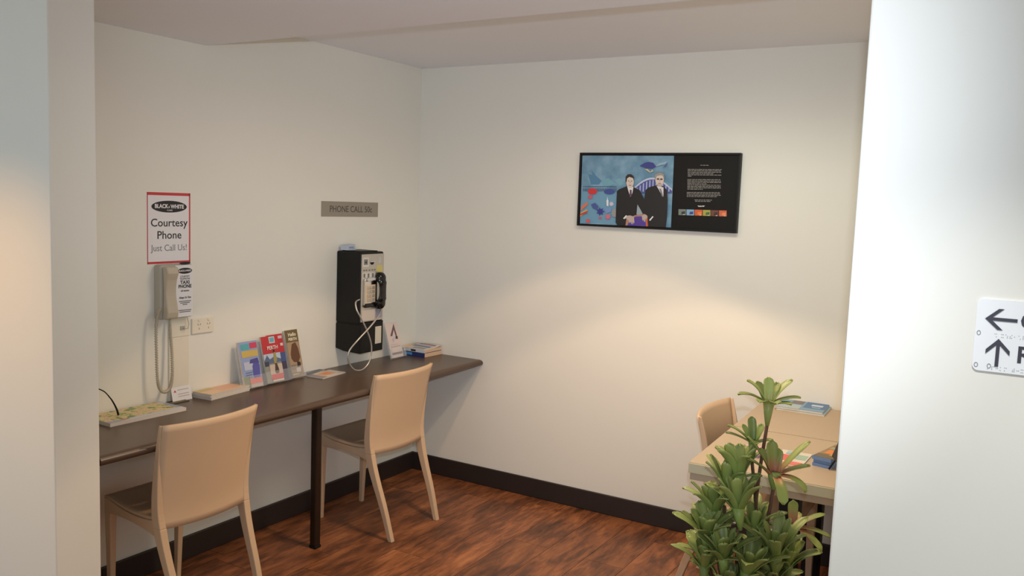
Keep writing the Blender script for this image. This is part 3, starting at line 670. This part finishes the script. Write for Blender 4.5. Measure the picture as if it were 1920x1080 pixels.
items += [(el(236, 502, 50, 34, 14), (206, 58, 60)), (el(212, 562, 26, 22, 10), (196, 96, 116)), (el(415, 505, 58, 28, 14), (66, 80, 150)),
          ([(386, 655), (384, 600), (390, 590), (394, 555), (400, 590), (406, 600), (404, 660)], (224, 230, 236)), (star(436, 635, 30), (206, 196, 210)),
          ([(220, 640), (262, 622), (300, 660), (290, 700), (240, 680)], (76, 92, 152)), (star(320, 715, 46), (60, 62, 140)), ([(366, 690), (440, 680), (430, 720), (380, 735)], (120, 150, 200)),
          ([(118, 660), (180, 610), (190, 640), (112, 710)], (212, 124, 96)), ([(108, 730), (180, 690), (186, 715), (104, 770)], (206, 176, 90)), ([(106, 740), (186, 705), (180, 730), (104, 760)], (196, 70, 70)),
          (star(400, 770, 36), (206, 112, 130)), (star(318, 782, 18), (206, 90, 100)), (star(190, 815, 28), (214, 90, 90)), (el(470, 730, 34, 46, 10), (150, 150, 150)),
          ([(735, 233), (790, 200), (830, 190), (880, 200), (912, 240), (870, 262), (810, 255)], (62, 66, 136)), ([(905, 240), (940, 205), (1030, 185), (1010, 215), (960, 225)], (150, 176, 196)), ([(985, 245), (1035, 195), (1015, 240)], (76, 100, 150)), ([(790, 268), (820, 264), (850, 296), (872, 270), (884, 290), (846, 304)], (196, 186, 140))]
arch = [(680+ 400*i/12, 520-150*math.sin(math.pi*(0.10+0.84*i/12))) for i in range(13)]
items.append((arch + [(1076, 520), (690, 520)], (76, 84, 150)))
items.append(([(x, y-14) for x, y in arch] + [(x, y+6) for x, y in reversed(arch)], (190, 196, 220)))
for i in range(11):
    x = 705+34*i; yt = 520-150*math.sin(math.pi*(0.10+0.84*(i+0.6)/12)); items.append(([(x, yt+12), (x+11, yt+12), (x+7, 505), (x-5, 505)], (176, 184, 214)))
P('mural_motifs', items)
BLK = (30, 28, 29); SKIN = (214, 196, 184); SKIN2 = (188, 170, 160)
P('suited_man', [
    ([(484, 830), (488, 700), (498, 500), (520, 480), (600, 448), (680, 460), (740, 490), (790, 590), (800, 760), (760, 830), (700, 868), (500, 858)], BLK),
    ([(715, 640), (750, 700), (770, 740), (740, 752), (705, 748)], (150, 168, 176)),
    ([(606, 448), (672, 455), (662, 520), (640, 560), (620, 500)], (226, 224, 226)), ([(634, 484), (654, 486), (656, 545), (644, 560), (632, 540)], (96, 66, 96)),
    ([(590, 400), (590, 350), (612, 322), (648, 320), (676, 345), (680, 380), (670, 360), (630, 346), (604, 362), (600, 410)], (46, 38, 36)),
    (el(637, 402, 40, 62, 18), SKIN), ([(620, 430), (660, 432), (658, 470), (625, 468)], SKIN), ([(592, 392), (592, 345), (640, 326), (678, 352), (680, 385), (668, 362), (630, 350), (606, 365), (600, 405)], (46, 38, 36)),
    (el(622, 392, 7, 4, 8), (60, 50, 48)), (el(654, 394, 7, 4, 8), (60, 50, 48)), ([(634, 396), (642, 396), (646, 418), (632, 418)], SKIN2), ([(622, 434), (656, 436), (648, 444), (630, 443)], (150, 110, 104)),
])
P('suited_man', [
    ([(770, 840), (785, 600), (800, 490), (830, 462), (905, 440), (990, 446), (1030, 490), (1036, 600), (1030, 760), (1016, 882), (780, 872)], BLK),
    ([(918, 446), (992, 460), (990, 560), (972, 540), (940, 480)], (214, 212, 214)), ([(946, 470), (966, 478), (990, 560), (974, 556)], (120, 112, 128)),
    ([(898, 380), (900, 320), (940, 298), (990, 305), (1004, 345), (1000, 390)], (126, 124, 120)), (el(950, 380, 45, 66, 18), SKIN), ([(925, 420), (975, 422), (972, 456), (928, 450)], SKIN2),
    ([(898, 375), (902, 325), (945, 305), (990, 315), (1000, 345), (960, 332), (920, 342), (908, 380)], (150, 148, 144)),
    (el(934, 372, 15, 9, 10), (70, 64, 66)), (el(970, 374, 15, 9, 10), (70, 64, 66)), ([(950, 375), (956, 375), (962, 396), (946, 396)], SKIN2), ([(935, 412), (968, 414), (960, 421), (942, 420)], (150, 116, 110)),
    ([(840, 806), (876, 764), (888, 770), (852, 814)], (226, 226, 228)),
])
P('purple_chair', [([(600, 795), (690, 755), (790, 740), (825, 770), (826, 872), (590, 862)], (176, 130, 110)), ([(640, 800), (700, 768), (800, 765), (808, 870), (610, 864)], (84, 62, 150)), ([(806, 770), (822, 780), (830, 872), (812, 872)], (196, 92, 60))])
P('hand', [([(566, 790), (590, 762), (640, 756), (680, 770), (686, 830), (676, 846), (668, 822), (664, 852), (654, 846), (650, 822), (640, 838), (630, 830), (625, 812), (600, 790)], SKIN2), ([(566, 788), (596, 754), (608, 760), (580, 796)], (226, 226, 228))])
P('hand', [([(764, 760), (800, 745), (822, 760), (812, 800), (804, 790), (798, 824), (788, 826), (784, 800), (776, 816), (768, 800)], SKIN2)])
# text block: fine unreadable lines of print broken into word-length dashes
rnd = random.Random(3)
def lines(name, rows, col):
    b = flat(); c = ink(*col)
    for (x0, x1, y) in rows:
        x = x0
        while x < x1 - 6:
            L_ = rnd.uniform(12, 44); xe = min(x1, x+L_)
            sl = (x-1240)*0.010
            p = [pm(x, y+sl-2.6), pm(xe, y+sl-2.6 + (xe-x)*0.010), pm(xe, y+sl+2.6+(xe-x)*0.010), pm(x, y+sl+2.6)]
            b.poly(list(reversed(p)), Z0+0.0004, c); x = xe + 6
    return b.build(name, t)
rows = [(1375, 1462, 224)] + [(1240, e, 268+14.6*i) for i, e in enumerate((1600, 1590, 1595, 1520, 1595, 1282))] + [(1236, e, 376+14.6*i) for i, e in enumerate((1594, 1590, 1592, 1450, 1590, 1588, 1590, 1400))] + [(1230, e, 512+14.6*i) for i, e in enumerate((1588, 1586, 1590, 1546))] + [(1312, 1495, 592), (1318, 1480, 606)]
lines('text_block', rows, (160, 155, 150))
lines('signature_line', [(1345, 1420, 654), (1352, 1412, 661)], (226, 220, 214))
b = flat(); layer[0] = 4
bx = 1142
for i, (c1, c2) in enumerate((((120, 128, 120), (50, 52, 56)), ((130, 170, 200), (60, 70, 140)), ((206, 96, 52), (230, 130, 70)), ((170, 160, 70), (70, 110, 70)), ((110, 66, 54), (60, 40, 40)), ((206, 100, 66), (230, 140, 90)))):
    x0 = bx + i*86; x1 = x0 + 80; ya = 690+ i*2.6; yb = 752 + i*2.6
    b.poly(list(reversed([pm(x0, ya), pm(x1, ya+2), pm(x1, yb+2), pm(x0, yb)])), Z0+0.0004, ink(*c1))
    b.poly(list(reversed([pm(x0+34, ya+26), pm(x1-8, ya+22), pm(x1-12, yb-8), pm(x0+28, yb-10)])), Z0+0.0007, ink(*c2))
    b.poly(list(reversed([pm(x0+50, yb-8), pm(x0+70, yb-8), pm(x0+66, yb-1), pm(x0+52, yb-1)])), Z0+0.0009, ink(214, 206, 190))
b.build('picture_strip', t)
# scuff on the back wall
# ------------------------------------------------------------------ direction sign on the right pier
t = thing('direction_sign', BW(3.004, 1.412, YF0), 'white acrylic direction sign with left and up arrows on the right pier', 'sign')
def rr(w_, h_, r, n=5):
    o = []
    for cx, cy, a in ((w_-r, r, -90), (w_-r, h_-r, 0), (r, h_-r, 90), (r, r, 180)):
        for i in range(n+1):
            an = R(a+90*i/n); o.append((cx+r*math.cos(an), cy+r*math.sin(an)))
    return o
b = MB(); b.prism(rr(0.20, 0.114, 0.009), 0.0, 0.003, mat('sign_acrylic', (0.86, 0.87, 0.88), 0.25, noise=0.01)); b.build('panel', t)
GREY = ink(62, 60, 72)
def arrow(cx, cy, rot, name):
    b = MB(); c, s_ = math.cos(rot), math.sin(rot)
    def tr(pts): return [(cx+c*x-s_*y, cy+s_*x+c*y) for x, y in pts]
    b.prism(tr([(-0.017, -0.0026), (0.022, -0.0026), (0.022, 0.0026), (-0.017, 0.0026)]), 0.003, 0.0042, GREY)
    b.prism(tr([(-0.022, 0.0), (-0.004, 0.0165), (0.003, 0.0165), (-0.0145, 0.0)]), 0.003, 0.0043, GREY)
    b.prism(tr([(-0.022, 0.0), (-0.0145, 0.0), (0.003, -0.0165), (-0.004, -0.0165)]), 0.003, 0.0043, GREY)
    return b.build(name, t)
arrow(0.0345, 0.0835, 0, 'arrow'); arrow(0.0335, 0.031, -math.pi/2, 'arrow')
text('G', 0.036, GREY, t, 0.0600, 0.083, 0.003, align='LEFT', ext=0.0008, bold=0.0008)
text('R', 0.036, GREY, t, 0.0590, 0.030, 0.003, align='LEFT', ext=0.0008, bold=0.0008)
b = MB(); rnd2 = random.Random(5)
def dots(u0, u1, v):
    u = u0
    while u < u1:
        for r_ in range(3):
            for c_ in range(2):
                if rnd2.random() < 0.5: b.prism([(u+c_*0.0022+0.0007*math.cos(k*1.047), v-r_*0.0022+0.0007*math.sin(k*1.047)) for k in range(6)], 0.003, 0.0036, mat('braille', rgb(176, 176, 178), 0.5, noise=0.02))
        u += 0.0058
dots(0.022, 0.032, 0.0605); dots(0.037, 0.078, 0.0605); dots(0.022, 0.05, 0.0085); dots(0.056, 0.09, 0.0085)
o = b.build('braille_dots', t)
for u, v in ((0.0055, 0.060), (0.0055, 0.009), (0.0235, 0.009)):
    b = MB(); b.tube([(u+0.0024*math.cos(a), v+0.0034*math.sin(a), 0.0034) for a in [2*math.pi*k/12 for k in range(13)]], 0.0006, mat('marker_grey', rgb(150, 150, 152), 0.5, noise=0.02), 5); b.build('marker', t)

# ------------------------------------------------------------------ printed things on the tables
zt = HT
stack('magazine', frame((2.170, -0.195, zt), (1, 0.02, 0), (0, 1, 0)), 0.205, 0.185, 0.007, M_PAGEW, 'blue magazine at the bottom of the pair lying by the back wall', 'magazine', [(0, 0, 1, 0.2, (150, 176, 186))], ink(120, 160, 190), group='blue magazines on the far table')
stack('magazine', frame((2.160, -0.186, zt+0.0072), (1, 0.03, 0), (0, 1, 0)), 0.205, 0.180, 0.007, M_PAGEW, 'blue seascape magazine on top of the pair lying by the back wall', 'magazine',
      [(0, 0, 1, 1, (124, 160, 186)), (0.0, 0.0, 0.5, 0.5, (170, 186, 190)), (0.55, 0.3, 1, 1, (84, 120, 164)), (0.25, 0.6, 0.5, 0.95, (120, 110, 112)), (0.68, 0.55, 0.92, 0.75, (186, 206, 222)), (0.72, 0.35, 0.9, 0.45, (150, 180, 206))], ink(124, 160, 186), group='blue magazines on the far table')
stack('leaflet', frame((2.232, -1.010, zt), (1, 0, 0), (0, 1, 0)), 0.075, 0.13, 0.010, mat('lilac_pages', rgb(176, 150, 196), 0.7, noise=0.1, stretch=(1, 1, 200)), 'pink and lilac leaflet stack on near table left of the plant stem', 'leaflet', [(0.1, 0.1, 0.9, 0.9, (214, 150, 160)), (0.2, 0.3, 0.6, 0.6, (226, 190, 196))], ink(206, 160, 180), group='leaflets on the near table')
stack('leaflet', frame((2.356, -1.045, zt), (1, 0.0, 0), (0, 1, 0)), 0.105, 0.20, 0.004, M_PAGEW, 'white, red and teal leaflet on near table behind the red centred plant rosette', 'leaflet', [(0, 0, 1, 0.22, (206, 150, 130)), (0.1, 0.3, 0.5, 0.7, (206, 96, 92)), (0.45, 0.5, 0.95, 0.8, (150, 176, 160)), (0.55, 0.1, 0.95, 0.3, (214, 110, 100)), (0.2, 0.75, 0.6, 0.95, (150, 180, 190))], ink(206, 200, 186), group='leaflets on the near table')
stack('brochure_stack', frame((2.486, -0.972, zt), (1, -0.20, 0), (0.05, 1, 0)), 0.068, 0.200, 0.036, mat('blue_pages', rgb(110, 140, 186), 0.7, noise=0.15, stretch=(1, 1, 200)), 'thick brochure stack with orange cover and blue edge beside the wire rack', 'brochures',
      [(0, 0, 1, 0.25, (104, 92, 70)), (0.2, 0.3, 0.6, 0.6, (206, 124, 66)), (0.6, 0.2, 1, 0.6, (176, 150, 80)), (0.1, 0.62, 0.9, 0.8, (150, 150, 120)), (0.1, 0.84, 0.9, 0.95, (150, 112, 76))], ink(140, 120, 84), sheets=3)
# black wire rack with dark leaflets
rk = Matrix.Translation((2.566, -0.985, zt)) @ Matrix.Rotation(R(-66), 4, 'Z')
t = thing('wire_rack', rk, 'black wire leaflet rack on the near table at the edge of right pier', 'rack')
for dx in (0.0, 0.13):
    b = MB(); b.tube([(dx, -0.022, 0.003), (dx, -0.006, 0.030), (dx, 0.004, 0.050), (dx, 0.060, 0.046), (dx, 0.072, 0.003)], 0.0032, M_BLACKM, 7); b.build('foot_wire', t, smooth=True)
    b = MB(); b.tube([(dx, 0.004, 0.046), (dx, 0.026, 0.112), (dx, 0.050, 0.180)], 0.003, M_BLACKM, 7); b.build('side_wire', t, smooth=True)
for (y_, z_) in ((0.004, 0.050), (0.026, 0.112), (0.050, 0.180), (0.060, 0.046)):
    b = MB(); b.tube([(0, y_, z_), (0.13, y_, z_)], 0.0028, M_BLACKM, 7); b.build('cross_wire', t, smooth=True)
o = boxo('front_panel', 0.002, 0.128, 0.0, 0.002, 0.0, 0.062, M_BLACKM, t); o.location = (0, -0.016, 0.050); o.rotation_euler = (R(-19), 0, 0)
t = thing('dark_brochure', rk @ Matrix.Translation((0.0, -0.010, 0.054)) @ Matrix.Rotation(R(-19), 4, 'X'), 'dark brochure standing in the black wire rack', 'brochure')
boxo('pages', 0.008, 0.120, 0.003, 0.010, 0.0, 0.118, ink(58, 48, 56), t)
b = MB(); b.box(0.012, 0.116, 0.0022, 0.003, 0.070, 0.112, ink(104, 92, 96)); b.build('cover_print', t)

# ------------------------------------------------------------------ bromeliad plant
def leaf_mat(name, c0, c1, c2):
    m = bpy.data.materials.new(name); m.use_nodes = True; nt = m.node_tree; N = nt.nodes; bs = N['Principled BSDF']
    tc = N.new('ShaderNodeTexCoord'); pass
    mr = N.new('ShaderNodeMapRange'); mr.inputs[1].default_value = 0.0; mr.inputs[2].default_value = 0.10; ln = N.new('ShaderNodeVectorMath'); ln.operation = 'LENGTH'; nt.links.new(tc.outputs['Object'], ln.inputs[0]); nt.links.new(ln.outputs['Value'], mr.inputs[0])
    n = N.new('ShaderNodeTexNoise'); n.inputs['Scale'].default_value = 60; nt.links.new(tc.outputs['Object'], n.inputs['Vector'])
    ad = N.new('ShaderNodeMath'); ad.operation = 'MULTIPLY_ADD'; ad.inputs[1].default_value = 0.25; nt.links.new(n.outputs['Fac'], ad.inputs[0]); nt.links.new(mr.outputs[0], ad.inputs[2])
    rp = N.new('ShaderNodeValToRGB'); e = rp.color_ramp.elements
    e[0].position = 0.12; e[0].color = rgb(*c0); e[1].position = 1.0; e[1].color = rgb(*c2); q = e.new(0.62 if 'red' in name else 0.42); q.color = rgb(*c1)
    nt.links.new(ad.outputs[0], rp.inputs[0])
    oi = N.new('ShaderNodeObjectInfo'); hv = N.new('ShaderNodeHueSaturation'); vr = N.new('ShaderNodeMapRange'); vr.inputs[3].default_value = 0.75; vr.inputs[4].default_value = 1.15
    nt.links.new(oi.outputs['Random'], vr.inputs[0]); nt.links.new(vr.outputs[0], hv.inputs['Value']); nt.links.new(rp.outputs[0], hv.inputs['Color'])
    nt.links.new(hv.outputs[0], bs.inputs['Base Color']); bs.inputs['Roughness'].default_value = 0.42; bs.inputs['Specular IOR Level'].default_value = 0.4
    return m
ML_G = leaf_mat('leaf_green', (104, 126, 58), (126, 144, 74), (142, 154, 88))
ML_Y = leaf_mat('leaf_pale', (150, 150, 80), (150, 162, 92), (146, 158, 84))
ML_R = leaf_mat('leaf_red_base', (186, 98, 88), (140, 150, 78), (138, 152, 78))
def leaf_mesh(L, W, bend0, bend1, m):
    """strap leaf along +x, starting upwards and arching over; nearly parallel sides, rounded tip"""
    b = MB(); n = 10; x = 0; z = 0; rows = []
    for k in range(n+1):
        q = k/n; an = bend0 + (bend1-bend0)*q**1.4
        hw = W/2*(0.70 + 0.30*math.sin(math.pi*min(1, q*0.62+0.02)))*(1 if q < 0.78 else math.sqrt(max(0.0, 1-((q-0.78)/0.223)**2)))
        rows.append([(x - math.sin(an)*d, s*hw, z + math.cos(an)*d) for s, d in ((-1, 0.16*W), (-0.5, 0.05*W), (0, 0), (0.5, 0.05*W), (1, 0.16*W))])
        x += L/n*math.cos(an); z += L/n*math.sin(an)
    vs = [p for r in rows for p in r]; fs = [(k*5+i, k*5+i+1, (k+1)*5+i+1, (k+1)*5+i) for k in range(n) for i in range(4)]
    b.add(vs, fs, m); return b
LM = {}
def leaf_obj(L, W, b0, b1, m, parent):
    key = (round(L, 2), round(W, 3), round(b0, 1), round(b1, 1), m.name)
    if key not in LM:
        o = leaf_mesh(key[0], key[1], key[2], key[3], m).build('leaf', parent, smooth=True, solid=0.0012); LM[key] = o
    else:
        o = LM[key].copy(); COL.objects.link(o); o.parent = parent; o.matrix_local = Matrix.Identity(4)
    return o
PX, PY = 2.44, -1.62
plant = thing('potted_bromeliad', Matrix.Translation((PX, PY, FZ)), 'tall green bromeliad plant with strap leaf rosettes in front of the light wood tables', 'plant')
pr = [(0.10, 0.0), (0.115, 0.02), (0.15, 0.26), (0.16, 0.27), (0.16, 0.30), (0.145, 0.30), (0.135, 0.25), (0.0, 0.25)]
b = MB(); n = 28
b.sweep([[(r*math.cos(2*math.pi*i/n), r*math.sin(2*math.pi*i/n), z_) for i in range(n)] for r, z_ in pr[:-1]], mat('pot_glaze', rgb(70, 62, 56), 0.5, noise=0.1)); b.build('pot', plant, smooth=False)
b = MB(); b.prism([(0.136*math.cos(2*math.pi*i/n), 0.136*math.sin(2*math.pi*i/n)) for i in range(n)], 0.245, 0.262, mat('potting_mix', rgb(52, 38, 28), 0.9, noise=0.4, nscale=60, bump=0.5)); b.build('soil', plant)
rp_ = random.Random(21)
# camera-facing basis of the plant in the room (right, away)
RX = Vector((0.860, 0.510, 0)); AW = Vector((-0.510, 0.860, 0))
def rosette(side, depth, z, size, m, n_leaf, up, stem, fixed=None, width=0.031, cup=0.055, tilt=(0, 0)):
    c = RX*side + AW*depth + Vector((0, 0, z - FZ)); k = size/0.1
    b = MB(); b.tube([(0, 0, -cup), (0, 0, -cup*0.45), (0, 0, 0.010)], [0.0055, 0.0115*k, 0.017*k], ML_G if m is not ML_Y else ML_Y, 10)
    r = b.build('rosette', plant, smooth=True)
    r.location = c; r.rotation_euler = (tilt[0], tilt[1], rp_.uniform(0, 6.28) if fixed is None else R(30.7))
    n = n_leaf if fixed is None else len(fixed)
    for i in range(n):
        if fixed is None:
            az = i*2.399 + rp_.uniform(-.25, .25); q = i/max(1, n-1)
            b0 = 1.42 - (0.35 + 0.65*(1-up))*q + rp_.uniform(-.08, .08); b1 = b0 - 0.25 - 0.9*q*rp_.uniform(0.5, 1.1); L = size*(0.72+0.42*q + rp_.uniform(-.08, .08))
        else:
            az, b0, b1, L = fixed[i]; az = R(az)
        o = leaf_obj(L, width*rp_.uniform(0.9, 1.12), b0, b1, m, r)
        o.location = (0.010*k*math.cos(az), 0.010*k*math.sin(az), -0.004 + 0.010*(1-i/n)); o.rotation_euler = (0, 0, az)
    s0 = RX*stem[0] + AW*stem[1] + Vector((0, 0, stem[2] - FZ)); e_ = c + Vector((0, 0, -cup*0.96))
    mid = s0.lerp(e_, 0.5) + RX*rp_.uniform(-.012, .012)
    b = MB(); b.tube([tuple(cr([tuple(s0), tuple(mid), tuple(e_)], i/10)) for i in range(11)], 0.0050, M_STEM, 7); b.build('stem', plant, smooth=True)
    return r
TOP = [(80, 1.30, .95, .070), (165, 1.05, .35, .084), (15, 1.0, .40, .090), (190, .55, -.35, .088), (-12, .45, -.15, .080), (232, .55, -.4, .060), (276, .7, -.5, .052), (48, 1.1, .6, .070), (122, 1.15, .7, .070), (318, .5, -.3, .055)]
SECOND = [(95, 1.40, 1.15, .072), (175, .80, .25, .078), (186, .45, .05, .084), (40, 1.1, .7, .064), (0, .4, -.1, .052), (262, .6, -.3, .040), (130, 1.1, .8, .055)]
REDC = [(170, 1.05, .65, .125), (100, 1.45, 1.25, .090), (62, 1.35, 1.1, .075), (10, .95, .58, .130), (-6, .45, .15, .092), (-42, .2, -1.2, .085), (270, -.1, -1.45, .100), (190, .75, .2, .085), (140, 1.2, .9, .080)]
RIGHTR = [(92, 1.3, 1.55, .075), (10, .45, .05, .088), (-20, .0, -.5, .088), (-52, -.2, -.95, .085), (180, .2, -.15, .060), (212, -.2, -.7, .052), (60, .9, .5, .05)]
rosette(0.039, 0.00, 1.106, 0.10, ML_Y, 0, 1, (0.030, 0.0, 0.62), TOP, 0.031, 0.062)
rosette(0.008, 0.02, 0.984, 0.085, ML_G, 0, 1, (0.026, 0.0, 0.60), SECOND, 0.026, 0.050)
rosette(0.053, -0.05, 0.914, 0.12, ML_R, 0, 1, (0.040, -0.02, 0.45), REDC, 0.033, 0.040)
rosette(0.125, -0.03, 0.757, 0.10, ML_R, 0, 1, (0.060, 0.0, 0.55), RIGHTR, 0.028, 0.030)
for (s_, d_, z_, k_, n_, u_, st) in [
    (-0.030, 0.00, 0.890, 0.112, 13, 0.95, (-0.005, 0.0, 0.45)),
    (-0.043, -0.06, 0.812, 0.112, 12, 0.85, (0.0, 0.0, 0.40)),
    (-0.095, 0.00, 0.785, 0.100, 13, 0.75, (-0.02, 0.0, 0.40)),
    (-0.058, 0.04, 0.843, 0.105, 10, 0.9, (-0.01, 0.02, 0.40)),
    (-0.122, -0.03, 0.722, 0.098, 12, 0.75, (-0.02, 0.0, 0.35)),
    (-0.080, -0.07, 0.672, 0.102, 13, 0.85, (-0.01, -0.02, 0.30)),
    (0.063, -0.08, 0.690, 0.125, 11, 0.95, (0.03, -0.02, 0.30)),
    (0.012, -0.02, 0.735, 0.110, 10, 0.9, (0.01, 0.0, 0.30)),
    (0.120, -0.02, 0.640, 0.092, 11, 0.85, (0.04, 0.0, 0.30)),
    (-0.122, -0.03, 0.628, 0.100, 12, 0.8, (-0.03, 0.0, 0.28)),
    (-0.018, -0.09, 0.640, 0.120, 12, 0.9, (0.0, -0.03, 0.28)),
    (0.095, 0.04, 0.600, 0.115, 11, 0.85, (0.03, 0.02, 0.29)),
    (-0.062, 0.05, 0.700, 0.112, 12, 0.85, (-0.02, 0.02, 0.29)),
    (-0.090, 0.06, 0.610, 0.100, 12, 0.8, (-0.02, 0.02, 0.29)),
    (0.060, -0.02, 0.560, 0.120, 12, 0.8, (0.02, 0.0, 0.29)),
    (-0.060, -0.05, 0.560, 0.120, 12, 0.8, (-0.01, 0.0, 0.29)),
]:
    rosette(s_, d_, z_, k_, ML_G, n_, u_, st, tilt=(rp_.uniform(-.22, .1), rp_.uniform(-.2, .2)))
